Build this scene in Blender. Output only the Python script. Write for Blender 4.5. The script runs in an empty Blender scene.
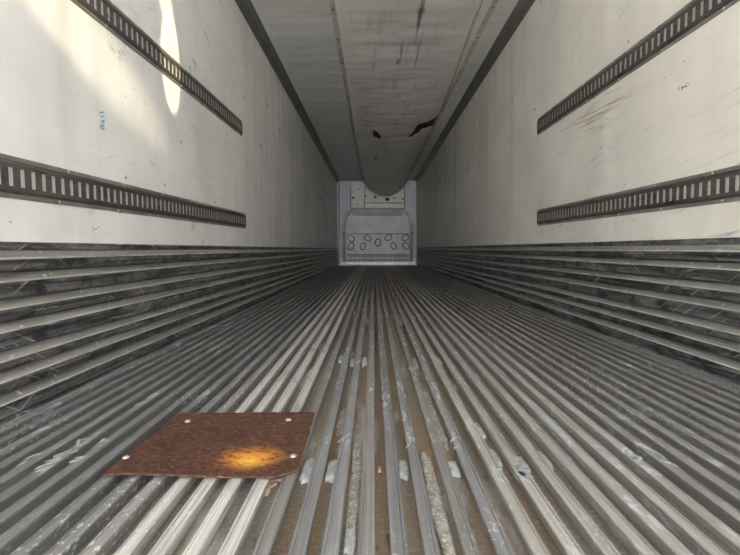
import bpy, bmesh, math, random
from mathutils import Vector, Matrix, noise

random.seed(7)
S = bpy.context.scene
COL = S.collection

# ------------------------------------------------------------------ camera
F, W, H = 490.0, 740.0, 555.0            # focal length and frame in pixels
VPX, VPY = 374.0, 249.0                  # where the length of the trailer vanishes
CAM = Vector((0.0, 0.0, 0.51))
ROLL = -0.0085                           # the phone is held a touch off level
PITCH = math.atan((H / 2 - VPY) / F)     # camera looks slightly down
YAW = math.atan((VPX - W / 2) / F)
cam_data = bpy.data.cameras.new('camera')
cam_data.sensor_width = 36.0
cam_data.lens = F / W * 36.0
cam_data.clip_start = 0.02
cam_data.clip_end = 200
cam = bpy.data.objects.new('camera', cam_data)
COL.objects.link(cam)
cam.location = CAM
ROT = Matrix.Rotation(YAW, 3, 'Z') @ Matrix.Rotation(math.pi / 2 - PITCH, 3, 'X') @ Matrix.Rotation(ROLL, 3, 'Z')
cam.rotation_euler = ROT.to_euler()
S.camera = cam


def ray(px, py):
    return (ROT @ Vector(((px - W / 2) / F, (H / 2 - py) / F, -1.0)))


def at_x(px, py, X):
    d = ray(px, py); return CAM + d * ((X - CAM.x) / d.x)


def at_y(px, py, Y):
    d = ray(px, py); return CAM + d * ((Y - CAM.y) / d.y)


def at_z(px, py, Z):
    d = ray(px, py); return CAM + d * ((Z - CAM.z) / d.z)


# ------------------------------------------------------------------ sky, exposure
world = bpy.data.worlds.new('overcast_sky')
S.world = world
world.use_nodes = True
bgn = world.node_tree.nodes['Background']
bgn.inputs[0].default_value = (0.985, 0.99, 1.0, 1)
bgn.inputs[1].default_value = 8.0

S.view_settings.view_transform = 'Standard'
S.view_settings.look = 'None'
S.view_settings.gamma = 1.0
S.view_settings.use_curve_mapping = False
S.view_settings.exposure = 0.72

# trailer dimensions in metres (rear opening set far behind the camera to even out the light)
XL, XR = -1.13, 1.36
Y0, Y1 = -2.80, 15.33
ZC = 2.62
CX = (XL + XR) / 2

sun = bpy.data.lights.new('sun', 'SUN')
sun.energy = 60.0
sun.angle = math.radians(0.5)
sun.color = (1.0, 0.97, 0.92)
sun_o = bpy.data.objects.new('sun', sun)
COL.objects.link(sun_o)
sun_o.location = (3, 8, 12)
sun_o.rotation_euler = (math.radians(-42), 0, math.radians(12))   # high, over the trailer's front; lights the yard behind

portal = bpy.data.lights.new('rear_opening_portal', 'AREA')
portal.shape = 'RECTANGLE'
portal.size = XR - XL
portal.size_y = ZC
portal.cycles.is_portal = True
po = bpy.data.objects.new('rear_opening_portal', portal)
COL.objects.link(po)
po.location = (CX, Y0, ZC / 2)
po.rotation_euler = (math.pi / 2, 0, 0)   # faces into the trailer (+Y)


def glint_spot(name, loc, target, angle, sx, power, blend, roll=0):
    """spot lamp added outside the rear, standing in for a patch of sun"""
    l = bpy.data.lights.new(name, 'SPOT')
    l.energy = power; l.spot_size = angle; l.spot_blend = blend
    l.shadow_soft_size = 0.004; l.color = (1.0, 0.86, 0.55)
    o = bpy.data.objects.new(name, l); COL.objects.link(o)
    o.location = loc
    q = (Vector(target) - Vector(loc)).to_track_quat('-Z', 'Y')
    o.rotation_mode = 'QUATERNION'
    o.rotation_quaternion = q @ Matrix.Rotation(roll, 3, 'Z').to_quaternion()
    o.scale = (sx, 1, 1)
    return o


def pt(px, py): return at_x(px, py, XL)


GSRC = (0.85, -3.4, 2.1)  # added spot lamps beyond the opening, used in place of direct sun
glint_spot('sun_standin_streak', GSRC, pt(171, 62), math.radians(5.4), 0.14, 4500, 0.35)
glint_spot('sun_standin_top', GSRC, pt(166, 4), math.radians(1.6), 0.35, 3500, 0.4)
glint_spot('sun_standin_patch', (0.7, -3.4, 1.9), pt(70, 16), math.radians(8), 0.40, 1500, 1.0, 0.75)



# ------------------------------------------------------------------ node helper
class Mat:
    def __init__(self, name, rough=0.5, metal=0.0, spec=0.5):
        self.m = bpy.data.materials.new(name)
        self.m.use_nodes = True
        self.t = self.m.node_tree
        self.b = self.t.nodes['Principled BSDF']
        self.b.inputs['Roughness'].default_value = rough
        self.b.inputs['Metallic'].default_value = metal
        self.b.inputs['Specular IOR Level'].default_value = spec
        g = self.n('ShaderNodeNewGeometry')
        self.pos = g.outputs['Position']

    def n(self, kind):
        return self.t.nodes.new(kind)

    def link(self, a, sock):
        if hasattr(a, 'is_output'):
            self.t.links.new(a, sock)
        else:
            if isinstance(a, (tuple, list)) and len(a) == 3 and sock.type == 'RGBA':
                a = (*a, 1)
            sock.default_value = a

    def math(self, op, a, b=0.0, clamp=False):
        n = self.n('ShaderNodeMath'); n.operation = op; n.use_clamp = clamp
        self.link(a, n.inputs[0]); self.link(b, n.inputs[1])
        return n.outputs[0]

    def vec(self, scale=(1, 1, 1), loc=(0, 0, 0), rot=(0, 0, 0), src=None):
        # Mapping: p*scale, rotated, moved
        r = src or self.pos
        if any(rot):
            k = self.n('ShaderNodeMapping'); self.link(r, k.inputs[0])
            k.inputs['Rotation'].default_value = rot
            r = k.outputs[0]
        k = self.n('ShaderNodeMapping'); self.link(r, k.inputs[0])
        k.inputs['Scale'].default_value = scale
        k.inputs['Location'].default_value = loc
        return k.outputs[0]

    def noise(self, scale, detail=3, rough=0.6, loc=(0, 0, 0), rot=(0, 0, 0), src=None, dist=0):
        n = self.n('ShaderNodeTexNoise')
        self.link(self.vec(scale, loc, rot, src), n.inputs['Vector'])
        n.inputs['Scale'].default_value = 1.0
        n.inputs['Detail'].default_value = detail
        n.inputs['Roughness'].default_value = rough
        n.inputs['Distortion'].default_value = dist
        return n.outputs['Fac']

    def rng(self, v, a, b, lo=0.0, hi=1.0):
        n = self.n('ShaderNodeMapRange'); n.clamp = True
        self.link(v, n.inputs[0])
        for i, x in enumerate((a, b, lo, hi)):
            n.inputs[i + 1].default_value = x
        return n.outputs[0]

    def mix(self, f, a, b, mode='MIX'):
        n = self.n('ShaderNodeMix'); n.data_type = 'RGBA'; n.blend_type = mode
        self.link(f, n.inputs[0]); self.link(a, n.inputs[6]); self.link(b, n.inputs[7])
        return n.outputs[2]

    def blob(self, c, r, soft=0.5, src=None, rot=(0, 0, 0)):
        """1 inside an ellipsoid with centre c and radii r"""
        sub = self.n('ShaderNodeVectorMath'); sub.operation = 'SUBTRACT'
        self.link(src or self.pos, sub.inputs[0]); sub.inputs[1].default_value = c
        v = self.vec(tuple(1 / x for x in r), (0, 0, 0), rot, sub.outputs[0])
        ln = self.n('ShaderNodeVectorMath'); ln.operation = 'LENGTH'
        self.link(v, ln.inputs[0])
        return self.rng(ln.outputs['Value'], 1.0, 1.0 - soft)

    def bump(self, h, strength=0.3, dist=0.01):
        n = self.n('ShaderNodeBump')
        n.inputs['Strength'].default_value = strength
        n.inputs['Distance'].default_value = dist
        self.link(h, n.inputs['Height'])
        if self.b.inputs['Normal'].is_linked:
            self.t.links.new(self.b.inputs['Normal'].links[0].from_socket, n.inputs['Normal'])
        self.t.links.new(n.outputs[0], self.b.inputs['Normal'])

    def color(self, c): self.link(c, self.b.inputs['Base Color'])
    def rough(self, c): self.link(c, self.b.inputs['Roughness'])


def plain(name, c, rough=0.5, metal=0.0, var=0.15, sc=8):
    k = Mat(name, rough, metal)
    f = k.noise((sc, sc, sc), 4)
    k.color(k.mix(k.rng(f, 0.3, 0.7), tuple(x * (1 - var) for x in c), tuple(min(1, x * (1 + var)) for x in c)))
    return k.m


# ------------------------------------------------------------------ materials
def wall_material(name, base, side):
    k = Mat(name, 0.33, 0.0, 0.5)
    c = k.mix(k.rng(k.noise((1.1, 1.1, 1.5), 5, 0.65), 0.36, 0.66), base, tuple(x * 0.86 for x in base))
    # runs of grime down the liner, finer towards the front
    run = k.rng(k.noise((1, 5.5, 0.35), 4, 0.65), 0.50, 0.72)
    sep = k.n('ShaderNodeSeparateXYZ'); k.link(k.pos, sep.inputs[0])
    far = k.rng(sep.outputs['Y'], 3.5, 9.0, 0.10, 0.55)
    c = k.mix(k.math('MULTIPLY', run, far), c, (0.30, 0.27, 0.23))
    # rubbed and scratched by pallets
    for (a, dens, sc, off, dark) in ((0.10, 0.615, (1, 2.2, 60), 3, 0.32), (-0.30, 0.64, (1, 3.5, 80), 11, 0.38),
                                     (0.32, 0.64, (1, 4.5, 90), 23, 0.30)):
        s = k.noise(sc, 3, 0.55, (off, off, off), (a, 0, 0))
        gate = k.rng(k.noise((2, 2.0, 2.6), 2, 0.5, (off * 2, 0, off)), 0.50, 0.64)
        c = k.mix(k.math('MULTIPLY', k.math('MULTIPLY', k.rng(s, dens, dens + 0.07), gate), dark), c, (0.16, 0.14, 0.12))
    # dark specks
    sp = k.rng(k.noise((26, 18, 26), 2, 0.5, (5, 5, 5)), 0.735, 0.77)
    c = k.mix(k.math('MULTIPLY', sp, 0.7), c, (0.10, 0.09, 0.08))
    if side == 'R':
        p = at_x(600, 112, XR)
        g = k.blob(p, (1, 0.62, 0.13), 0.8, rot=(0, 0, 0))
        s = k.rng(k.noise((1, 3.0, 70), 3, 0.6, (0, 0, 7), (-0.05, 0, 0)), 0.50, 0.66)
        c = k.mix(k.math('MULTIPLY', k.math('MULTIPLY', g, s), 0.75), c, (0.27, 0.20, 0.14))
        p = at_x(684, 86, XR)
        g = k.blob(p, (1, 0.05, 0.016), 0.5)
        s = k.rng(k.noise((60, 60, 90), 2), 0.50, 0.58)
        c = k.mix(k.math('MULTIPLY', g, s), c, (0.06, 0.05, 0.05))
    else:
        p = at_x(118, 52, XL)
        g = k.blob(p, (1, 0.10, 0.035), 0.7)
        s = k.rng(k.noise((60, 22, 90), 2, 0.5, rot=(0.3, 0, 0)), 0.47, 0.6)
        c = k.mix(k.math('MULTIPLY', k.math('MULTIPLY', g, s), 0.6), c, (0.2, 0.16, 0.1))
    k.color(c)
    k.rough(k.rng(k.noise((3, 3, 5), 3), 0.3, 0.7, 0.27, 0.46))
    k.bump(k.noise((1, 2.3, 0.30), 2, 0.45), 0.8, 0.035)
    k.bump(k.noise((6, 7, 5), 3, 0.5, (3, 1, 2)), 0.35, 0.004)
    return k.m


M = {}
M['wall_l'] = wall_material('liner_white', (0.92, 0.912, 0.90), 'L')
M['wall_r'] = wall_material('liner_cream', (0.92, 0.895, 0.825), 'R')

k = Mat('front_liner', 0.4)
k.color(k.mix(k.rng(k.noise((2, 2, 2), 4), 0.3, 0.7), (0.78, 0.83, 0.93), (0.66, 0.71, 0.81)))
M['front'] = k.m

k = Mat('ceiling_liner', 0.36)
c = k.mix(k.rng(k.noise((1.2, 0.7, 1), 4), 0.35, 0.7), (0.70, 0.705, 0.69), (0.62, 0.625, 0.61))
sp = k.rng(k.noise((14, 14, 14), 2, 0.5, (1, 4, 0)), 0.76, 0.80)
k.color(k.mix(k.math('MULTIPLY', sp, 0.5), c, (0.2, 0.19, 0.17)))
k.bump(k.noise((0.5, 2.2, 1), 2, 0.4), 0.8, 0.06)
k.bump(k.noise((1.5, 6.5, 1), 2, 0.5, (4, 4, 4)), 0.6, 0.02)
M['ceiling'] = k.m

# floor rails: worn aluminium, each rail with its own tone in the object colour
k = Mat('worn_aluminium', 0.42, 0.35)
oi = k.n('ShaderNodeObjectInfo')
f = k.noise((260, 1.8, 260), 5, 0.75)
c = k.mix(k.rng(f, 0.38, 0.62), oi.outputs['Color'], k.mix(0.55, oi.outputs['Color'], (0.13, 0.125, 0.12)))
grime = k.rng(k.noise((5, 1.1, 5), 5, 0.7, (3, 3, 3)), 0.52, 0.72)
c = k.mix(k.math('MULTIPLY', grime, 0.55), c, (0.16, 0.15, 0.135))
specks = k.rng(k.noise((95, 55, 95), 2, 0.5, (7, 0, 0)), 0.60, 0.64)
gate = k.rng(k.noise((3, 1.3, 3), 2, 0.5, (1, 2, 3)), 0.45, 0.6)
c = k.mix(k.math('MULTIPLY', k.math('MULTIPLY', specks, gate), 0.8), c, (0.80, 0.80, 0.79))
sm = k.math('MULTIPLY', k.rng(k.noise((24, 7, 24), 4, 0.65, (9, 1, 0), dist=0.6), 0.57, 0.64),
            k.rng(k.noise((2.2, 1.3, 2), 2, 0.5, (6, 2, 3)), 0.45, 0.58))
c = k.mix(k.math('MULTIPLY', sm, 0.75), c, (0.70, 0.73, 0.78))
k.color(c)
k.rough(k.rng(k.noise((30, 2, 30), 4), 0.3, 0.7, 0.34, 0.58))
k.bump(k.noise((220, 3, 100), 3, 0.6), 0.12, 0.002)
M['rail'] = k.m

# gutters between the rails: brown residue, grey dust, dried white sealant
k = Mat('gutter_floor', 0.6, 0.25)
sx = k.n('ShaderNodeSeparateXYZ'); k.link(k.pos, sx.inputs[0])
f = k.noise((11, 0.55, 1), 4, 0.65)
c = k.mix(k.rng(f, 0.36, 0.64), (0.27, 0.26, 0.24), (0.17, 0.145, 0.115))
mid = k.blob((0.08, 0.9, 0), (0.36, 5, 5), 0.4)
rust = k.math('MULTIPLY', mid, k.rng(k.noise((75, 1.2, 1), 4, 0.7, (2, 0, 0)), 0.43, 0.58))
c = k.mix(k.math('MULTIPLY', rust, 0.8), c, (0.34, 0.20, 0.085))
c = k.mix(k.rng(k.noise((130, 100, 1), 3, 0.6), 0.50, 0.72), c, (0.34, 0.325, 0.30))
pal = k.math('MULTIPLY', k.rng(k.noise((9, 1.7, 1), 4, 0.65, (12, 4, 0)), 0.56, 0.66), 0.7)
c = k.mix(pal, c, (0.50, 0.50, 0.49))
dk = k.rng(k.noise((28, 12, 1), 3, 0.6, (5, 8, 0)), 0.64, 0.72)
c = k.mix(k.math('MULTIPLY', dk, 0.7), c, (0.06, 0.055, 0.05))
k.color(c)
k.bump(k.noise((120, 90, 1), 3, 0.6), 0.3, 0.003)
M['gutter'] = k.m

k = Mat('dried_sealant', 0.65)
k.color(k.mix(k.rng(k.noise((70, 40, 70), 3), 0.35, 0.65), (0.49, 0.53, 0.56), (0.34, 0.345, 0.335)))
k.bump(k.noise((90, 60, 90), 3), 0.4, 0.004)
M['sealant'] = k.m

k = Mat('gutter_grit', 0.8)
c = k.mix(k.rng(k.noise((60, 45, 60), 4, 0.7), 0.38, 0.62), (0.40, 0.39, 0.36), (0.24, 0.215, 0.18))
c = k.mix(k.rng(k.noise((150, 120, 150), 2, 0.6, (3, 1, 2)), 0.58, 0.66), c, (0.62, 0.62, 0.60))
k.color(c)
k.bump(k.noise((150, 120, 150), 3), 0.5, 0.004)
M['grit'] = k.m

# kick liner along the walls
k = Mat('scuff_aluminium', 0.42, 0.55)
c = k.mix(k.rng(k.noise((20, 0.9, 25), 4, 0.65), 0.35, 0.66), (0.54, 0.53, 0.50), (0.34, 0.335, 0.315))
c = k.mix(k.math('MULTIPLY', k.rng(k.noise((30, 3, 60), 3, 0.6, (4, 0, 0)), 0.55, 0.7), 0.5), c, (0.15, 0.15, 0.15))
c = k.mix(k.rng(k.noise((40, 40, 60), 2, 0.5, (8, 0, 0)), 0.66, 0.70), c, (0.8, 0.8, 0.8))
k.color(c)
M['scuff'] = k.m

M['edge'] = plain('polished_edge', (0.68, 0.675, 0.65), 0.35, 0.5, 0.3, 7)

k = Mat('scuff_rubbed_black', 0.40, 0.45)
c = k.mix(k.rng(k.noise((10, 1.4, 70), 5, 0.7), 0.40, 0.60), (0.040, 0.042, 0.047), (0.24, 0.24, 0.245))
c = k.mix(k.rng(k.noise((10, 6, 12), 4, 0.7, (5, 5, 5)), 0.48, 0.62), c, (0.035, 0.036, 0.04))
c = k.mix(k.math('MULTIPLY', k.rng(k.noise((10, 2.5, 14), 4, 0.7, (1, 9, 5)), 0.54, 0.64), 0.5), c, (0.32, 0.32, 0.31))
for a, off in ((0.5, 2), (-0.5, 9), (0.05, 17)):
    s = k.rng(k.noise((1, 3.5, 110), 2, 0.5, (off, off, 0), (a, 0, 0)), 0.645, 0.68)
    g = k.rng(k.noise((1, 2.5, 4), 2, 0.5, (0, off, off)), 0.47, 0.58)
    c = k.mix(k.math('MULTIPLY', k.math('MULTIPLY', s, g), 0.75), c, (0.55, 0.55, 0.54))
k.color(c)
k.rough(k.rng(k.noise((10, 2, 60), 3), 0.3, 0.7, 0.3, 0.55))
M['scuffdark'] = k.m

M['trim'] = plain('corner_trim_grey', (0.20, 0.195, 0.185), 0.45, 0.5, 0.25, 5)

k = Mat('track_steel', 0.42, 0.75)
c = k.mix(k.rng(k.noise((30, 3, 40), 4, 0.65), 0.35, 0.68), (0.23, 0.215, 0.20), (0.12, 0.112, 0.105))
c = k.mix(k.math('MULTIPLY', k.rng(k.noise((20, 9, 30), 3, 0.6, (3, 3, 1)), 0.62, 0.70), 0.8), c, (0.03, 0.028, 0.027))
k.color(c)
M['track'] = k.m
M['flange'] = plain('flange_steel', (0.34, 0.32, 0.295), 0.4, 0.6, 0.3, 9)
M['rivet'] = plain('rivet_metal', (0.62, 0.60, 0.56), 0.35, 0.7)
M['sticker'] = plain('yellow_sticker', (0.45, 0.42, 0.08), 0.5, 0, 0.6, 60)
M['ink'] = plain('blue_ink', (0.10, 0.32, 0.52), 0.5, 0, 0.3, 60)
M['darkhole'] = plain('vent_dark', (0.03, 0.03, 0.032), 0.7)

# chute fabric
k = Mat('chute_fabric', 0.42)
c = k.mix(k.rng(k.noise((1.6, 1.0, 1), 5, 0.6), 0.35, 0.68), (0.84, 0.80, 0.785), (0.72, 0.685, 0.67))
c = k.mix(k.math('MULTIPLY', k.rng(k.noise((9, 1.3, 1), 5, 0.7, (2, 3, 0)), 0.55, 0.75), 0.5), c, (0.30, 0.27, 0.25))
for (px, py, rx, ry, st) in ((420, 20, 0.028, 0.75, 0.95), (417.5, 60, 0.016, 0.75, 0.55), (401.5, 56, 0.018, 0.42, 0.7),
                             (398, 66, 0.03, 0.13, 0.7), (421, 14, 0.05, 0.10, 0.8), (367, 92, 0.05, 0.25, -0.5), (374, 97, 0.05, 0.3, -0.5)):
    p = at_z(px, py, ZC - 0.07)
    g = k.blob(p, (rx, ry, 3), 0.75)
    s = k.rng(k.noise((45, 5, 1), 4, 0.65, (px, 0, 0)), 0.36, 0.55)
    c = k.mix(k.math('MULTIPLY', k.math('MULTIPLY', g, s), abs(st)), c, (0.05, 0.042, 0.04) if st > 0 else (0.75, 0.73, 0.72))
k.color(c)
k.rough(k.rng(k.noise((3, 3, 1), 3), 0.3, 0.7, 0.34, 0.5))
k.bump(k.noise((2.0, 7, 1), 3, 0.5, dist=0.5), 0.35, 0.012)
M['chute'] = k.m
M['hem'] = plain('chute_hem', (0.50, 0.47, 0.43), 0.5, 0, 0.25, 6)
M['lining'] = plain('chute_lining_maroon', (0.085, 0.012, 0.016), 0.7, 0, 0.3, 10)
M['flap'] = plain('torn_fabric_white', (0.72, 0.70, 0.69), 0.5)
M['grommet'] = plain('grommet_brown', (0.10, 0.07, 0.05), 0.5, 0.5)

# front bulkhead
M['bulk'] = plain('bulkhead_grey', (0.62, 0.615, 0.60), 0.42, 0.1, 0.14, 3)
M['bulkband'] = plain('bulkhead_band_grey', (0.40, 0.39, 0.385), 0.45, 0.1, 0.12, 4)
M['tube'] = plain('bulkhead_tube', (0.80, 0.78, 0.72), 0.35, 0.2, 0.2, 4)
M['rim'] = plain('oval_rim_dark', (0.10, 0.10, 0.095), 0.5, 0.4)
M['unit'] = plain('unit_white', (0.96, 0.95, 0.93), 0.4, 0, 0.10, 6)
M['lip'] = plain('unit_lip_cream', (0.95, 0.93, 0.85), 0.35, 0, 0.06, 6)
M['asphalt'] = plain('yard_concrete', (0.50, 0.485, 0.46), 0.9, 0, 0.2, 3)
M['wood'] = plain('raw_wood', (0.66, 0.40, 0.20), 0.7, 0, 0.2, 120)
M['splinter'] = plain('splinter_pink', (0.62, 0.46, 0.36), 0.8, 0, 0.3, 90)


# ------------------------------------------------------------------ mesh helpers
def tag(o, label=None, cat=None, group=None, kind=None):
    if label: o['label'] = label
    if cat: o['category'] = cat
    if group: o['group'] = group
    if kind: o['kind'] = kind
    return o


def obj(name, verts, faces, mats, parent=None, smooth=False, mi=None):
    me = bpy.data.meshes.new(name)
    me.from_pydata([tuple(v) for v in verts], [], faces)
    for m_ in (mats if isinstance(mats, list) else [mats]):
        me.materials.append(m_)
    if mi:
        for p, i in zip(me.polygons, mi): p.material_index = i
    bm = bmesh.new(); bm.from_mesh(me)
    bmesh.ops.recalc_face_normals(bm, faces=bm.faces)
    bm.to_mesh(me); bm.free()
    if smooth:
        for p in me.polygons: p.use_smooth = True
    o = bpy.data.objects.new(name, me)
    COL.objects.link(o)
    if parent: o.parent = parent
    return o


def empty(name, loc=(0, 0, 0)):
    o = bpy.data.objects.new(name, None); COL.objects.link(o); o.location = loc
    o.empty_display_size = 0.1
    return o


def adopt(child, parent):
    """parent a mesh modelled in world coordinates without moving it"""
    child.parent = parent
    child.matrix_parent_inverse = Matrix.Translation(parent.location).inverted()
    return child


class MB:
    def __init__(self): self.v, self.f, self.mi = [], [], []

    def add(self, vs, fs, m=0):
        o = len(self.v)
        self.v += [Vector(v) for v in vs]
        self.f += [tuple(i + o for i in f) for f in fs]
        self.mi += [m] * len(fs)

    def box(self, x0, x1, y0, y1, z0, z1, m=0):
        vs = [(x, y, z) for x in (x0, x1) for y in (y0, y1) for z in (z0, z1)]
        self.add(vs, [(0, 1, 3, 2), (4, 6, 7, 5), (0, 4, 5, 1), (2, 3, 7, 6), (0, 2, 6, 4), (1, 5, 7, 3)], m)

    def prism_y(self, prof, y0, y1, ms=None, m=0):
        """closed profile of (x,z) points run along Y"""
        n = len(prof)
        vs = [(x, y0, z) for x, z in prof] + [(x, y1, z) for x, z in prof]
        fs = [(i, (i + 1) % n, n + (i + 1) % n, n + i) for i in range(n)]
        o = len(self.v)
        self.v += [Vector(v) for v in vs]
        self.f += [tuple(i + o for i in f) for f in fs] + [tuple(range(o, o + n)), tuple(range(o + 2 * n - 1, o + n - 1, -1))]
        self.mi += (ms or [m] * n) + [m, m]

    def plate(self, pts, axis, depth, m=0):
        """polygon of 3D points thickened along a vector"""
        n = len(pts); d = Vector(axis) * depth
        vs = [Vector(p) for p in pts] + [Vector(p) + d for p in pts]
        fs = [(i, (i + 1) % n, n + (i + 1) % n, n + i) for i in range(n)]
        fs += [tuple(range(n)), tuple(range(2 * n - 1, n - 1, -1))]
        self.add(vs, fs, m)

    def tube(self, pts, r, seg=8, closed=False, m=0):
        pts = [Vector(p) for p in pts]; n = len(pts); o = len(self.v)
        for i, p in enumerate(pts):
            a = pts[i - 1] if (i > 0 or closed) else p
            b = pts[(i + 1) % n] if (i < n - 1 or closed) else p
            t = (b - a).normalized()
            u = t.cross(Vector((0, 1, 0)))
            if u.length < 0.2: u = t.cross(Vector((0, 0, 1)))
            u.normalize(); w = t.cross(u)
            for s in range(seg):
                an = 2 * math.pi * s / seg
                self.v.append(p + (u * math.cos(an) + w * math.sin(an)) * r)
        for i in range(n if closed else n - 1):
            j = (i + 1) % n
            for s in range(seg):
                t = (s + 1) % seg
                self.f.append((o + i * seg + s, o + i * seg + t, o + j * seg + t, o + j * seg + s)); self.mi.append(m)
        if not closed:
            self.f += [tuple(o + s for s in range(seg)), tuple(o + (n - 1) * seg + s for s in range(seg - 1, -1, -1))]
            self.mi += [m, m]

    def dome(self, c, nrm, r, h, seg=10, m=0):
        c = Vector(c); nrm = Vector(nrm).normalized()
        u = nrm.orthogonal().normalized(); w = nrm.cross(u); o = len(self.v)
        rings = ((1, 0), (0.92, 0.45), (0.6, 0.85))
        for k_, z in rings:
            for s in range(seg):
                a = 2 * math.pi * s / seg
                self.v.append(c + (u * math.cos(a) + w * math.sin(a)) * r * k_ + nrm * h * z)
        self.v.append(c + nrm * h)
        for q in range(2):
            for s in range(seg):
                t = (s + 1) % seg
                self.f.append((o + q * seg + s, o + q * seg + t, o + (q + 1) * seg + t, o + (q + 1) * seg + s)); self.mi.append(m)
        for s in range(seg):
            self.f.append((o + 2 * seg + s, o + 2 * seg + (s + 1) % seg, o + 3 * seg)); self.mi.append(m)
        self.f.append(tuple(o + s for s in range(seg - 1, -1, -1))); self.mi.append(m)

    def build(self, name, mats, parent=None, smooth=False):
        return obj(name, self.v, self.f, mats, parent, smooth, self.mi)


# ------------------------------------------------------------------ shell
def slab(name, b, mat, label, cat, kind='structure'):
    m_ = MB(); m_.box(*b)
    return tag(m_.build(name, mat), label, cat, None, kind)


T = 0.07
GUT = -0.034
wl = slab('wall_left', (XL - T, XL, Y0, Y1, GUT, ZC), M['wall_l'], 'off-white smooth liner wall with spot-lit streaks and blue ink mark', 'wall')
wr = slab('wall_right', (XR, XR + T, Y0, Y1, GUT, ZC), M['wall_r'], 'cream smooth liner wall with brown scrape marks', 'wall')
slab('wall_front', (XL - T, XR + T, Y1, Y1 + T, GUT - T, ZC + T), M['front'], 'pale bluish front wall far behind the bulkhead', 'wall')
slab('ceiling', (XL - T, XR + T, Y0, Y1, ZC, ZC + T), M['ceiling'], 'pale grey rippled liner ceiling', 'ceiling')
fl = slab('floor', (XL - T, XR + T, Y0, Y1, GUT - T, GUT), M['gutter'], 'ribbed aluminium cargo floor with long worn rails and dirty gutters', 'floor')
slab('ground', (-30, 30, -45, Y0 - 0.1, -1.45, -1.35), M['asphalt'], 'pale concrete yard pavement outside the open rear end', 'ground')

# floor rails ----------------------------------------------------
D555 = at_z(VPX, 555, 0.0).y
PXM = ray(VPX, 555).y
def x_at_bottom(px): return at_z(px, 555, 0.0).x


def rail_mesh(sgn, w):
    h = w / 2
    p = [(-h, -0.007), (-h, -0.0035), (-h + 0.0035, -0.0035), (-h + 0.0045, -0.0008), (-h + 0.007, 0.0),
         (-h + 0.0078, -0.0022), (-h + 0.0090, -0.0022), (-h + 0.0098, 0.0),
         (h - 0.0015, 0.0), (h, -0.0015), (h, -0.007),
         (0.008, -0.009), (0.006, GUT), (-0.006, GUT), (-0.008, -0.009)]
    if sgn > 0: p = [(-x, z) for x, z in p][::-1]
    m_ = MB(); m_.prism_y(p, Y0, Y1 - 0.30)
    me = bpy.data.meshes.new('floor_rail')
    me.from_pydata([tuple(v) for v in m_.v], [], m_.f)
    bm = bmesh.new(); bm.from_mesh(me); bmesh.ops.recalc_face_normals(bm, faces=bm.faces); bm.to_mesh(me); bm.free()
    me.materials.append(M['rail'])
    return me


meas = [120, 154.5, 189, 225, 260, 296, 329, 366, 400, 433, 473, 507.5, 543, 578, 614, 653, 687, 722]
centres = [x_at_bottom(p) for p in meas]
PITCHX = (centres[-1] - centres[0]) / (len(centres) - 1)
x = centres[0]
while x - PITCHX > XL + 0.045:
    x -= PITCHX; centres.insert(0, x)
x = centres[-1]
while x + PITCHX < XR - 0.045:
    x += PITCHX; centres.append(x)
meshes = {(-1, 0): rail_mesh(-1, 0.030), (1, 0): rail_mesh(1, 0.030), (-1, 1): rail_mesh(-1, 0.026), (1, 1): rail_mesh(1, 0.026)}
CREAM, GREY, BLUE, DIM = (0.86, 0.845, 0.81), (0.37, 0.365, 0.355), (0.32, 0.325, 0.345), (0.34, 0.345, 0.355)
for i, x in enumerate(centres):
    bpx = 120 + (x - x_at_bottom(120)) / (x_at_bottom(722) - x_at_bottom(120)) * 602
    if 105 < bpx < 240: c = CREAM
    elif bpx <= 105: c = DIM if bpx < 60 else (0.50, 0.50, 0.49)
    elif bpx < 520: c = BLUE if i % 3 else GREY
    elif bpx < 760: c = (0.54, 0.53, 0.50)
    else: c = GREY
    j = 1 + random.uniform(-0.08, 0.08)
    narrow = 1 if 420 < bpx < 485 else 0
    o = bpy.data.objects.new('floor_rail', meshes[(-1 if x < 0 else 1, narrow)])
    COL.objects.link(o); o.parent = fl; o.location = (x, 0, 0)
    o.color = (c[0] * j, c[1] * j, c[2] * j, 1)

# dried sealant clots in the gutters -------------------------------
def clot(px, py, w, l, h=0.024, mat='sealant', parent=fl):
    p = at_z(px, py, GUT + h)
    # snap to the nearest gutter
    g = min(((a + b) / 2 for a, b in zip(centres, centres[1:])), key=lambda q: abs(q - p.x))
    n = 28; m_ = MB(); vs = []
    ph = random.random() * 9
    rings = ((1, 0), (0.97, 0.7), (0.86, 0.95), (0.5, 1.0), (0.15, 0.97))
    for r_, z in rings:
        for s_ in range(n):
            a = 2 * math.pi * s_ / n
            e = 1 + 0.55 * noise.noise(Vector((math.cos(a) * 2.6 + ph, math.sin(a) * 2.6, ph)))
            sx_ = math.copysign(abs(math.cos(a)) ** 0.35, math.cos(a)); sy_ = math.copysign(abs(math.sin(a)) ** 0.8, math.sin(a))
            zz = z * (1 + 0.25 * noise.noise(Vector((math.cos(a) * 3 * r_ + ph, math.sin(a) * 3 * r_, 2))))
            vs.append((g + sx_ * w * r_ * min(e, 1.0), p.y + sy_ * l * r_ * e, GUT - 0.001 + h * zz))
    fs = []
    for q in range(len(rings) - 1):
        for s_ in range(n):
            t = (s_ + 1) % n
            fs.append((q * n + s_, q * n + t, (q + 1) * n + t, (q + 1) * n + s_))
    vs.append((g, p.y, GUT - 0.001 + h * 0.97)); q = (len(rings) - 1) * n
    fs += [(q + s_, q + (s_ + 1) % n, len(vs) - 1) for s_ in range(n)]
    m_.add(vs, fs)
    return m_.build('sealant_clot' if mat == 'sealant' else 'grit_deposit', M[mat], parent, True)


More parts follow.
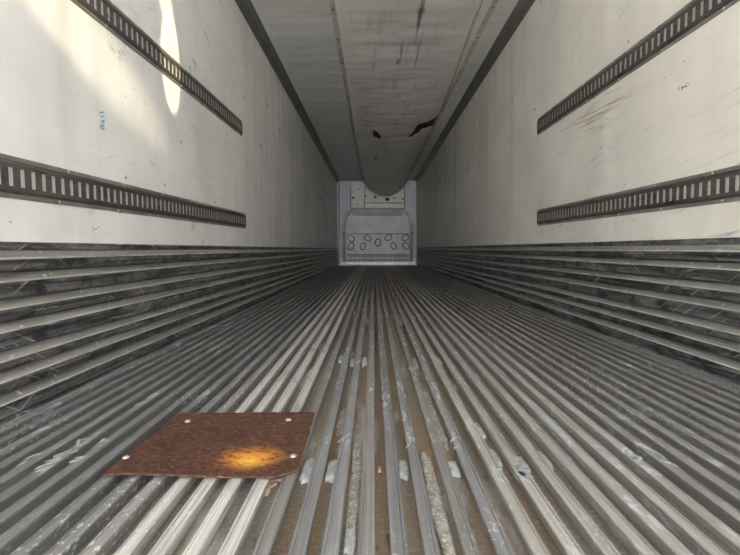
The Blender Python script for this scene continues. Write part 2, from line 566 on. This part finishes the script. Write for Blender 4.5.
for a in ((305, 467, 0.0155, 0.055, 0.012), (330, 468, 0.0155, 0.055, 0.013), (355, 462, 0.014, 0.16, 0.006, 'grit'), (346, 538, 0.012, 0.04, 0.008),
          (405, 467, 0.014, 0.050, 0.010), (452, 465, 0.015, 0.035, 0.014), (503, 456, 0.012, 0.05, 0.012), (528, 462, 0.014, 0.05, 0.010),
          (555, 458, 0.013, 0.05, 0.010), (340, 358, 0.014, 0.06, 0.015), (352, 360, 0.014, 0.07, 0.015), (364, 360, 0.014, 0.07, 0.015),
          (402, 322, 0.013, 0.09, 0.012), (414, 317, 0.013, 0.09, 0.012), (358, 312, 0.013, 0.10, 0.012),
          (414, 362, 0.013, 0.08, 0.012), (442, 360, 0.013, 0.07, 0.012), (480, 428, 0.012, 0.06, 0.012), (604, 455, 0.012, 0.03, 0.012),
          (318, 345, 0.013, 0.07, 0.008), (305, 372, 0.012, 0.06, 0.008), (430, 395, 0.012, 0.06, 0.008), (470, 375, 0.012, 0.06, 0.008),
          (365, 500, 0.012, 0.12, 0.004, 'grit'), (448, 500, 0.0155, 0.26, 0.010, 'grit'), (350, 420, 0.012, 0.12, 0.004, 'grit'), (433, 420, 0.0145, 0.24, 0.010, 'grit')):
    clot(*a)

# flecks of sealant dragged over the rails
def smear(px, py, ang, l, w, n=7):
    m_ = MB()
    c_ = at_z(px, py, 0.001)
    for q in range(n):
        x0 = c_.x + random.gauss(0, 0.016); y0 = c_.y + random.gauss(0, 0.034)
        x0 = min(centres, key=lambda t: abs(t - x0)) + random.uniform(-0.010, 0.010)
        a = ang + random.gauss(0, 0.45); ll = l * random.uniform(0.2, 0.6); ww = w * random.uniform(0.3, 0.8)
        k_ = 9; ph = random.random() * 30; ring = []
        for t in range(k_):
            b = 2 * math.pi * t / k_
            e = 1 + 0.9 * noise.noise(Vector((math.cos(b) * 2 + ph, math.sin(b) * 2, ph)))
            u, v_ = math.cos(b) * ll * e, math.sin(b) * ww * e
            ring.append((max(min(x0 + u * math.cos(a) - v_ * math.sin(a), x0 + 0.012), x0 - 0.012), y0 + u * math.sin(a) + v_ * math.cos(a), -0.0005))
        m_.plate(ring, (0, 0, 1), 0.0013)
    return m_.build('sealant_smear', M['sealant'], fl)


for a in ((50, 456, 1.1, 0.05, 0.008), (84, 447, 1.4, 0.05, 0.008), (62, 461, 0.9, 0.05, 0.008), (150, 396, 1.4, 0.05, 0.008, 4),
          (96, 436, 1.1, 0.06, 0.007, 5), (630, 463, 2.0, 0.04, 0.008, 9), (652, 457, 2.2, 0.04, 0.008, 9), (612, 450, 1.8, 0.04, 0.008, 6),
          (480, 425, 1.5, 0.05, 0.006), (541, 408, 1.4, 0.05, 0.006), (560, 430, 1.4, 0.04, 0.006), (528, 470, 1.8, 0.05, 0.007, 9),
          (506, 470, 1.8, 0.05, 0.007, 8), (450, 440, 1.7, 0.05, 0.006, 6), (405, 440, 1.6, 0.05, 0.006, 6), (342, 440, 1.5, 0.05, 0.006, 6),
          (395, 330, 1.5, 0.06, 0.008, 8), (360, 330, 1.5, 0.06, 0.008, 8), (320, 350, 1.5, 0.06, 0.008, 8), (440, 340, 1.6, 0.06, 0.008, 8),
          (470, 350, 1.6, 0.06, 0.008, 8), (510, 370, 1.6, 0.06, 0.008, 8), (420, 370, 1.6, 0.06, 0.008, 8), (300, 380, 1.4, 0.06, 0.008, 6)):
    smear(*a)

# kick liners ------------------------------------------------------
def kick(name, X, s, label):
    top = 0.541
    xs = lambda d: X + s * d
    def pr(pts): return [(xs(d), z) for d, z in pts]
    base = MB()
    base.prism_y(pr([(0, GUT), (0.034, GUT), (0.034, 0.004), (0.030, 0.010), (0.004, 0.014), (0.004, top - 0.026), (0.010, top - 0.024), (0.010, top), (0, top + 0.002)]),
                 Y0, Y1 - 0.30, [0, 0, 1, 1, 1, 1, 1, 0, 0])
    root = base.build(name, [M['scuff'], M['scuffdark']])
    tag(root, label, 'baseboard', None, 'structure')
    starts = [0.516, 0.447, 0.366, 0.297, 0.211, 0.150, 0.083, 0.010]
    for z, zn in zip(starts, starts[1:]):
        r = MB()
        r.prism_y(pr([(0.004, z), (0.006, z - 0.001), (0.0265, z - 0.0225), (0.0285, z - 0.0255), (0.0285, z - 0.0285), (0.0275, zn + 0.008), (0.006, zn + 0.001), (0.004, zn)]),
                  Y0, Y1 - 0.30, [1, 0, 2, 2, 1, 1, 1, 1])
        r.build('kick_rib', [M['scuff'], M['scuffdark'], M['edge']], root)
    return root


kick('baseboard_left', XL, 1, 'corrugated scuffed aluminium kick liner along the white wall')
kick('baseboard_right', XR, -1, 'corrugated scuffed aluminium kick liner along the cream wall')

# ceiling corner trims ----------------------------------------------
def cove(name, X, s, label):
    m_ = MB()
    pr = [(X, ZC), (X + s * 0.105, ZC), (X + s * 0.105, ZC - 0.006), (X + s * 0.055, ZC - 0.016), (X + s * 0.012, ZC - 0.040), (X + s * 0.008, ZC - 0.055), (X, ZC - 0.055)]
    m_.prism_y(pr, Y0, Y1)
    tag(m_.build(name, M['trim']), label, 'trim', None, 'structure')


cove('trim_1', XL, 1, 'dark grey corner trim where white wall meets ceiling')
cove('trim_2', XR, -1, 'dark grey corner trim where cream wall meets ceiling')

# ink mark on the white wall
m_ = MB()
strokes = [[(100, 113), (104, 112)], [(101, 117), (103.5, 116)], [(101, 121), (104, 120), (102, 122.5), (104.5, 122)],
           [(100.5, 125), (101, 129)], [(101.5, 125), (104, 125), (102, 127), (104.5, 128), (102.2, 130)]]
for st in strokes:
    m_.tube([at_x(px, py, XL + 0.001) for px, py in st], 0.0024, 5)
m_.build('ink_scribble', M['ink'], wl)

# ------------------------------------------------------------------ cargo tracks
def track(X, s, yend, zmid, label, sticker=None, tilt=0.0):
    hh, d = 0.066, 0.0085
    ya = 0.2; pitch = 0.0510
    n = int((yend - ya - 0.07) / pitch)
    root = empty('cargo_track', (X, yend, zmid))
    xs = lambda q: X + s * q
    m_ = MB()
    # flat flanges top and bottom, sloping to a raised web
    for t in (1, -1):
        m_.prism_y([(xs(0), zmid + t * hh), (xs(0.003), zmid + t * hh), (xs(0.003), zmid + t * (hh - 0.016)), (xs(d), zmid + t * (hh - 0.024)), (xs(d), zmid + t * 0.029), (xs(d - 0.0018), zmid + t * 0.029),
                    (xs(d - 0.0018), zmid + t * (hh - 0.027)), (xs(0), zmid + t * (hh - 0.019))], ya, yend)
    y = yend
    prev = yend
    for i in range(n + 1):
        sc_ = yend - 0.042 - i * pitch          # slot centre
        a, b = sc_ + 0.0105, sc_ - 0.0105
        m_.box(min(xs(d), xs(d - 0.0018)), max(xs(d), xs(d - 0.0018)), a, prev, zmid - 0.029, zmid + 0.029)
        prev = b
    m_.box(min(xs(d), xs(d - 0.0018)), max(xs(d), xs(d - 0.0018)), ya, prev, zmid - 0.029, zmid + 0.029)
    adopt(m_.build('rail', M['track']), root)
    for t in (1, -1):
        q = MB(); q.prism_y([(xs(0.0030), zmid + t * (hh - 0.0005)), (xs(0.0042), zmid + t * (hh - 0.0005)), (xs(0.0042), zmid + t * (hh - 0.0145)), (xs(0.0030), zmid + t * (hh - 0.0145))], ya, yend)
        adopt(q.build('flange', M['flange']), root)
    y = yend - 0.10
    while y > ya:
        for t in (1, -1):
            r = MB(); r.dome((xs(0.0042), y + 0.03 * t, zmid + t * (hh - 0.008)), (s, 0, 0), 0.0065, 0.004, 8)
            adopt(r.build('rivet', M['rivet'], None, True), root)
        y -= 0.405
    if sticker:
        r = MB(); r.box(min(xs(d), xs(d + 0.001)), max(xs(d), xs(d + 0.001)), yend - 0.15, yend - 0.05, zmid - 0.028, zmid + 0.026)
        tag(adopt(r.build('sticker', M[sticker]), root), 'small worn sticker')
    root.rotation_euler.x = tilt
    tag(root, label, 'cargo track', 'slotted cargo tracks on the side walls')
    return root


for (px, py, X, s, lab, stk, tl) in (
        (241.5, 128.5, XL, 1, 'upper slotted steel cargo track on white wall, yellow sticker at its end', 'sticker', 0.016),
        (245, 221, XL, 1, 'lower slotted steel cargo track on white wall', None, 0.0077),
        (538, 127, XR, -1, 'upper slotted steel cargo track on cream wall', None, 0.009),
        (538, 218, XR, -1, 'lower slotted steel cargo track on cream wall, just above the kick liner', None, 0.005)):
    p = at_x(px, py, X)
    track(X, s, p.y, p.z, lab, stk, tl)

# ------------------------------------------------------------------ air chute under the ceiling
AX0, AX1 = -0.335, 1.045
AY0, AY1 = 2.2, 14.6


def sag(y):
    t = max(0.0, min(1.0, (y - 7.1) / 7.2))
    return 0.045 + 0.03 * math.sin(y * 0.9) + 0.47 * t ** 2.2


def chute_z(x, y):
    u = (x - AX0) / (AX1 - AX0)
    arch = max(0.0, 4 * u * (1 - u)) ** 0.72
    w_ = 0.020 * noise.noise(Vector((x * 1.2, y * 2.6, 1))) + 0.012 * noise.noise(Vector((x * 2.5 + y, y * 7, 4)))
    return ZC - 0.008 - sag(y) * arch + w_ * arch


def inside(p, poly):
    r = False; n = len(poly)
    for i in range(n):
        a, b = poly[i], poly[(i + 1) % n]
        if (a[1] > p[1]) != (b[1] > p[1]) and p[0] < (b[0] - a[0]) * (p[1] - a[1]) / (b[1] - a[1]) + a[0]:
            r = not r
    return r


def cpt(cx, cy):                       # a pixel of the tears, laid on the sagging cloth
    px, py = 340 + cx / 5.046, 90 + cy / 5.046
    z = ZC - 0.1
    for _ in range(12):
        p = at_z(px, py, z); z = chute_z(p.x, p.y)
    return (p.x, p.y)


TEAR1 = [cpt(*q) for q in ((347, 236), (375, 203), (402, 170), (440, 163), (472, 146), (520, 108), (514, 150), (500, 186), (462, 181), (440, 190), (420, 196), (395, 214), (365, 236))]
TEAR2 = [cpt(*q) for q in ((166, 196), (176, 206), (190, 212), (206, 232), (204, 246), (184, 241), (168, 232))]
TEAR3 = [cpt(*q) for q in ((176, 333), (186, 336), (184, 347), (176, 346))]
ch = empty('air_chute', ((AX0 + AX1) / 2, AY1, ZC))
nx, ny = 72, 470
vs = [(AX0 + (AX1 - AX0) * i / nx, AY0 + (AY1 - AY0) * j / ny) for j in range(ny + 1) for i in range(nx + 1)]
fs = []
for j in range(ny):
    for i in range(nx):
        a = j * (nx + 1) + i
        mx = AX0 + (AX1 - AX0) * (i + .5) / nx; my = AY0 + (AY1 - AY0) * (j + .5) / ny
        if any(inside((mx, my), t) for t in (TEAR1, TEAR2, TEAR3)): continue
        fs.append((a, a + 1, a + nx + 2, a + nx + 1))
cl = obj('chute_cloth', [(x, y, chute_z(x, y)) for x, y in vs], fs, M['chute'], None, True)
so = cl.modifiers.new('thickness', 'SOLIDIFY'); so.thickness = 0.002; so.offset = 0
adopt(cl, ch)
# dark lining seen through the tears
vs, fs = [], []
LX, LY = 14, 60
for j in range(LY + 1):
    for i in range(LX + 1):
        x = AX0 + 0.006 + (AX1 - AX0 - 0.012) * i / LX; y = 6.3 + (AY1 - 6.6) * j / LY
        vs.append((x, y, min(ZC - 0.004, chute_z(x, y) + 0.009)))
for j in range(LY):
    for i in range(LX):
        a = j * (LX + 1) + i; fs.append((a, a + 1, a + LX + 2, a + LX + 1))
tag(adopt(obj('lining', vs, fs, M['lining'], None, True), ch), 'dark maroon lining seen through tears')
# torn white flaps
for pts in (((395, 217), (408, 196), (424, 190), (438, 188), (452, 180), (446, 190), (425, 200), (402, 216)), ((90, 235), (130, 217), (160, 207), (166, 222), (140, 230))):
    m_ = MB()
    pp = [cpt(*q) for q in pts]
    m_.plate([(x, y, chute_z(x, y) - 0.012) for x, y in pp], (0, 0, 1), 0.004)
    adopt(m_.build('torn_flap', M['flap']), ch)
# hems with grommets
def hem(xa, xb, y0, y1, xc=None):
    m_ = MB(); n = 60
    for t in range(n):
        ya, yb = y0 + (y1 - y0) * t / n, y0 + (y1 - y0) * (t + 1) / n
        wob = lambda y: 0.010 * noise.noise(Vector((xa * 5, y * 1.4, 2)))
        vs = []
        for y in (ya, yb):
            u = (y - y0) / (y1 - y0)
            b = xb if xc is None else xb + (xc - xb) * u
            o_ = wob(y)
            vs += [(xa + o_, y, ZC - 0.001), (b + o_, y, ZC - 0.001), (b + o_, y, ZC - 0.016), (xa + o_, y, ZC - 0.016)]
        m_.add(vs, [(0, 1, 5, 4), (1, 2, 6, 5), (2, 3, 7, 6), (3, 0, 4, 7)] + ([(0, 1, 2, 3)] if t == 0 else []) + ([(4, 5, 6, 7)] if t == n - 1 else []))
    return adopt(m_.build('hem', M['hem']), ch)


hem(AX0 - 0.028, AX0 + 0.016, AY0, AY1)
hem(AX1 - 0.016, AX1 + 0.030, AY0, AY1)
m_ = MB()
m_.tube([(AX1 - 0.13 + 0.12 * (t / 20), AY0 + 2.6 + (t / 20) * 3.4 - 0.9, chute_z(AX1 - 0.13 + 0.12 * (t / 20), AY0 + 1.7 + (t / 20) * 3.4) - 0.004) for t in range(21)], 0.012, 6)
adopt(m_.build('seam_fold', M['hem'], None, True), ch)
y = AY0 + 0.35
while y < AY1:
    for X in (AX0 - 0.006, AX1 + 0.012):
        r = MB(); r.dome((X, y, ZC - 0.016), (0, 0, -1), 0.011, 0.006, 8)
        adopt(r.build('grommet', M['grommet'], None, True), ch)
    y += 0.62
tag(ch, 'torn off-white fabric air chute sagging under the ceiling', 'air chute')

# ------------------------------------------------------------------ front bulkhead and cooling unit
YB = 15.03                                   # bulkhead face
def bp(cx, cy, Y=YB): return at_y(325 + cx / 5.55, 170 + cy / 5.55, Y)


bk = empty('bulkhead', bp(292, 525)); bk.location.z = 0
m_ = MB()
out = [(118, 512), (118, 300), (122, 275), (135, 252), (155, 236), (428, 236), (450, 252), (464, 275), (468, 300), (468, 512)]
m_.plate([bp(*q) for q in out], (0, 1, 0), 0.05)
adopt(m_.build('panel', M['bulk']), bk)
m_ = MB(); m_.plate([bp(*q, YB - 0.012) for q in ((152, 213), (434, 213), (430, 246), (156, 246))], (0, 1, 0), 0.06)
adopt(m_.build('upper_band', M['bulkband']), bk)
for (x0, x1, yy) in ((152, 430, 248), (122, 464, 352), (124, 462, 466)):
    m_ = MB(); m_.plate([bp(*q, YB - 0.012) for q in ((x0, yy), (x1, yy), (x1, yy + 4), (x0, yy + 4))], (0, 1, 0), 0.012)
    adopt(m_.build('seam_strip', M['rim']), bk)


def arc_side(pts):
    return [bp(x, y, YB - 0.03) for x, y in pts]


for pts in (((105, 512), (105, 300), (108, 275), (117, 255), (130, 242), (146, 228), (148, 212)),
            ((481, 512), (481, 300), (478, 275), (469, 255), (456, 242), (442, 228), (438, 212))):
    m_ = MB(); m_.tube(arc_side(pts), 0.034, 8)
    adopt(m_.build('frame_tube', M['tube'], None, True), bk)
    for (bx, by) in (pts[1], (pts[1][0], 350), pts[4]):
        r = MB(); r.dome(bp(bx, by, YB - 0.063), (0, -1, 0), 0.026, 0.012, 8)
        adopt(r.build('clip', M['rim'] if by == 350 else M['rivet'], None, True), bk)
for (cx, cy, ang) in ((145, 380, -28), (237, 378, -30), (352, 375, 28), (447, 376, 30), (294, 402, 85), (144, 424, 60), (211, 424, 62), (380, 422, -60), (449, 422, -55)):
    c0 = bp(cx, cy); a0 = math.radians(ang); ra, rb = 0.108, 0.078
    def ring(k_, Y, n=20):
        q = []
        for s in range(n):
            t = 2 * math.pi * s / n
            u, v_ = math.copysign(abs(math.cos(t)) ** 0.8, math.cos(t)) * ra * k_, math.copysign(abs(math.sin(t)) ** 0.8, math.sin(t)) * rb * k_
            q.append(Vector((c0.x + u * math.cos(a0) - v_ * math.sin(a0), Y, c0.z + u * math.sin(a0) + v_ * math.cos(a0))))
        return q
    m_ = MB(); m_.plate(ring(0.86, YB - 0.02), (0, 1, 0), 0.02)
    cov = adopt(m_.build('oval_cover', M['bulk']), bk)
    m_ = MB(); m_.tube(ring(1.0, YB - 0.008), 0.015, 6, True)
    rm = m_.build('rim', M['rim'], None, True); rm.parent = cov
# return-air grille
m_ = MB(); m_.plate([bp(*q, YB - 0.006) for q in ((124, 469), (464, 469), (464, 508), (124, 508))], (0, 1, 0), 0.006)
gr = adopt(m_.build('grille_backing', M['darkhole']), bk)
m_ = MB()
for i in range(40):
    x = 126 + i * 8.5
    m_.plate([bp(*q, YB - 0.03) for q in ((x, 468), (x + 4.3, 468), (x + 4.3, 509), (x, 509))], (0, 1, 0), 0.024)
m_.plate([bp(*q, YB - 0.034) for q in ((122, 485), (466, 485), (466, 492), (122, 492))], (0, 1, 0), 0.006)
adopt(tag(m_.build('grille_fins', M['bulk']), None, None, None, 'stuff'), bk)
m_ = MB(); m_.plate([bp(*q, YB - 0.06) for q in ((84, 510), (505, 510), (505, 527), (84, 527))], (0, 1, 0), 0.10)
adopt(m_.build('sill', M['tube']), bk)
for cx in (95, 495):
    m_ = MB(); m_.plate([bp(*q, YB - 0.05) for q in ((cx - 9, 485), (cx + 9, 485), (cx + 9, 512), (cx - 9, 512))], (0, 1, 0), 0.07)
    adopt(m_.build('corner_bracket', M['lip']), bk)
tag(bk, 'grey return-air bulkhead with nine oval covers and rounded tube frame', 'bulkhead')

YU = 14.95
un = empty('cooling_unit', bp(292, 210, YU))
m_ = MB(); m_.plate([bp(*q, YU) for q in ((145, 70), (440, 70), (440, 209), (145, 209))], (0, 1, 0), Y1 - YU - 0.002)
adopt(m_.build('housing', M['unit']), un)
m_ = MB(); m_.plate([bp(*q, YU - 0.05) for q in ((222, 186), (438, 186), (438, 210), (222, 210))], (0, 1, 0), 0.05)
adopt(m_.build('drip_lip', M['lip']), un)
for q in (((218, 92), (222, 92), (222, 210), (218, 210)), ((222, 181), (438, 181), (438, 185), (222, 185)), ((141, 92), (145, 92), (145, 212), (141, 212)), ((440, 92), (444, 92), (444, 212), (440, 212))):
    m_ = MB(); m_.plate([bp(*w_, YU - 0.006) for w_ in q], (0, 1, 0), 0.006)
    adopt(m_.build('seam_strip', M['rim']), un)
for (cx, cy, r_) in ((155, 154, 6), (184, 104, 4), (225, 146, 5), (278, 150, 7), (346, 163, 10), (384, 155, 4), (432, 160, 5), (180, 190, 3), (400, 120, 4)):
    m_ = MB(); m_.plate([bp(*q, YU - 0.008) for q in ((cx - r_, cy - r_ * .8), (cx + r_, cy - r_ * .8), (cx + r_, cy + r_ * .8), (cx - r_, cy + r_ * .8))], (0, 1, 0), 0.008)
    adopt(m_.build('screw_plate', M['darkhole']), un)
tag(un, 'white cooling unit housing above the bulkhead, partly behind the chute', 'cooling unit')

# vertical side strips on the front wall
for (x0, x1, lab, nm) in ((74, 80, 'thin pale edge strip on front wall by white wall', 'trim_3'), (505, 512, 'thin pale edge strip on front wall by cream wall', 'trim_4')):
    m_ = MB(); m_.plate([at_y(325 + q[0] / 5.55, 170 + q[1] / 5.55, Y1 - 0.05) for q in ((x0, 66), (x1, 66), (x1, 520), (x0, 520))], (0, 1, 0), 0.05)
    tag(m_.build(nm, M['trim']), lab, 'trim', None, 'structure')

# ------------------------------------------------------------------ rusty steel plate
P = [at_z(101.5, 475, 0.008), at_z(296.5, 475, 0.008), at_z(314.5, 411.3, 0.008), at_z(179.5, 412, 0.008)]
k = Mat('rusted_steel', 0.75, 0.15)
f = k.noise((14, 14, 14), 6, 0.7)
c = k.mix(k.rng(f, 0.35, 0.68), (0.050, 0.021, 0.014), (0.110, 0.046, 0.028))
c = k.mix(k.rng(k.noise((75, 75, 75), 3, 0.6, (3, 3, 3)), 0.5, 0.70), c, (0.21, 0.095, 0.055))
c = k.mix(k.rng(k.noise((55, 55, 55), 3, 0.6, (9, 3, 3)), 0.58, 0.70), c, (0.028, 0.014, 0.011))
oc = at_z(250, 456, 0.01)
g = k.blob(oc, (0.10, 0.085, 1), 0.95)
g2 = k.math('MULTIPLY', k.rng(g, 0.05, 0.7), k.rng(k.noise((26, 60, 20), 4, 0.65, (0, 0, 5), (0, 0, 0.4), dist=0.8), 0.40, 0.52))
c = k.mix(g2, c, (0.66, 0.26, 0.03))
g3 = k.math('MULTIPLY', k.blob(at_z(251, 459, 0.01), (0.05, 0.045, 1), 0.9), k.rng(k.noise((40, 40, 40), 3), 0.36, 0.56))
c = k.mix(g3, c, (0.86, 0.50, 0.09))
k.color(c)
k.bump(k.noise((90, 90, 90), 4, 0.7), 0.4, 0.003)
M['rust'] = k.m
pl = empty('rusty_plate', sum(P, Vector()) / 4); pl.location.z = 0.0
nu, nv = 40, 24
vs = []
def plate_pt(u, v, dz=0.0):
    e = (1 - v) ** 6
    q = (P[0] * (1 - u) + P[1] * u) * (1 - v) + (P[3] * (1 - u) + P[2] * u) * v
    q = q.copy()
    q.y += e * (0.006 * noise.noise(Vector((u * 5, 0, 3))) + 0.004 * noise.noise(Vector((u * 16, 0, 8))) - 0.006 * math.sin(u * 3.1) + (0.03 * max(0, u - 0.90) / 0.10))
    q.x += (u ** 10) * 0.004 * noise.noise(Vector((v * 9, 0, 1)))
    q.z = 0.0035 + 0.007 * (1 - v) ** 3 * (0.6 + 0.5 * math.sin(u * 6)) + 0.0015 * noise.noise(Vector((u * 4, v * 4, 0))) + dz
    return q
for j in range(nv + 1):
    for i in range(nu + 1): vs.append(plate_pt(i / nu, j / nv))
fs = [(j * (nu + 1) + i, j * (nu + 1) + i + 1, (j + 1) * (nu + 1) + i + 1, (j + 1) * (nu + 1) + i) for j in range(nv) for i in range(nu)]
po_ = obj('plate', vs, fs, M['rust'], None, False)
so = po_.modifiers.new('thickness', 'SOLIDIFY'); so.thickness = 0.0045; so.offset = 0
adopt(po_, pl)
for (px, py) in ((188.3, 420.4), (288.5, 418.8), (126.7, 457.5), (294.3, 455)):
    q = at_z(px, py, 0.009)
    best = min(((i / 60, j / 60) for i in range(61) for j in range(61)), key=lambda t: (plate_pt(*t).xy - q.xy).length)
    b = plate_pt(*best)
    r = MB(); r.dome((b.x, b.y, b.z + 0.0018), (0, 0, 1), 0.0095, 0.005, 12)
    adopt(r.build('bolt', M['rivet'], None, True), pl)
tag(pl, 'rusty brown steel plate with orange patch lying on the floor rails', 'plate')

# ------------------------------------------------------------------ crumbs
def chip(name, px, py, l, w, h, ang, mat, label, cat, z=0.0, group=None):
    p = at_z(px, py, z + h)
    m_ = MB()
    prof = [(-l, -w), (-l * .9, w * .8), (-l * 0.2, w), (l * .85, w * .9), (l, -w * .2), (l * .7, -w)]
    m_.plate([(x, y, 0) for x, y in prof], (0, 0, 1), h)
    for v in m_.v[6:]: v.x *= 0.88; v.y *= 0.86
    o = m_.build(name, mat); o.location = (p.x, p.y, z); o.rotation_euler = (0, 0, ang)
    return tag(o, label, cat, group)


chip('wood_chip', 379.5, 468, 0.010, 0.0045, 0.007, 1.5, M['wood'], 'small pale wood chip lying between two middle floor rails', 'wood chip', GUT)
for i, (px, py, l, w, a, lab) in enumerate(((271, 484, 0.020, 0.006, 1.0, 'longest pinkish wood splinter beside the rusty plate corner'),
                              (276, 478.5, 0.016, 0.006, 0.4, 'pale splinter poking from under the rusty plate corner'),
                              (267, 491, 0.012, 0.005, 1.4, 'small splinter in the gutter below the rusty plate corner'))):
    chip('wood_splinter', px, py, l, w, 0.006, a, M['splinter'], lab, 'splinter', GUT, 'splinters beside the rusty plate')
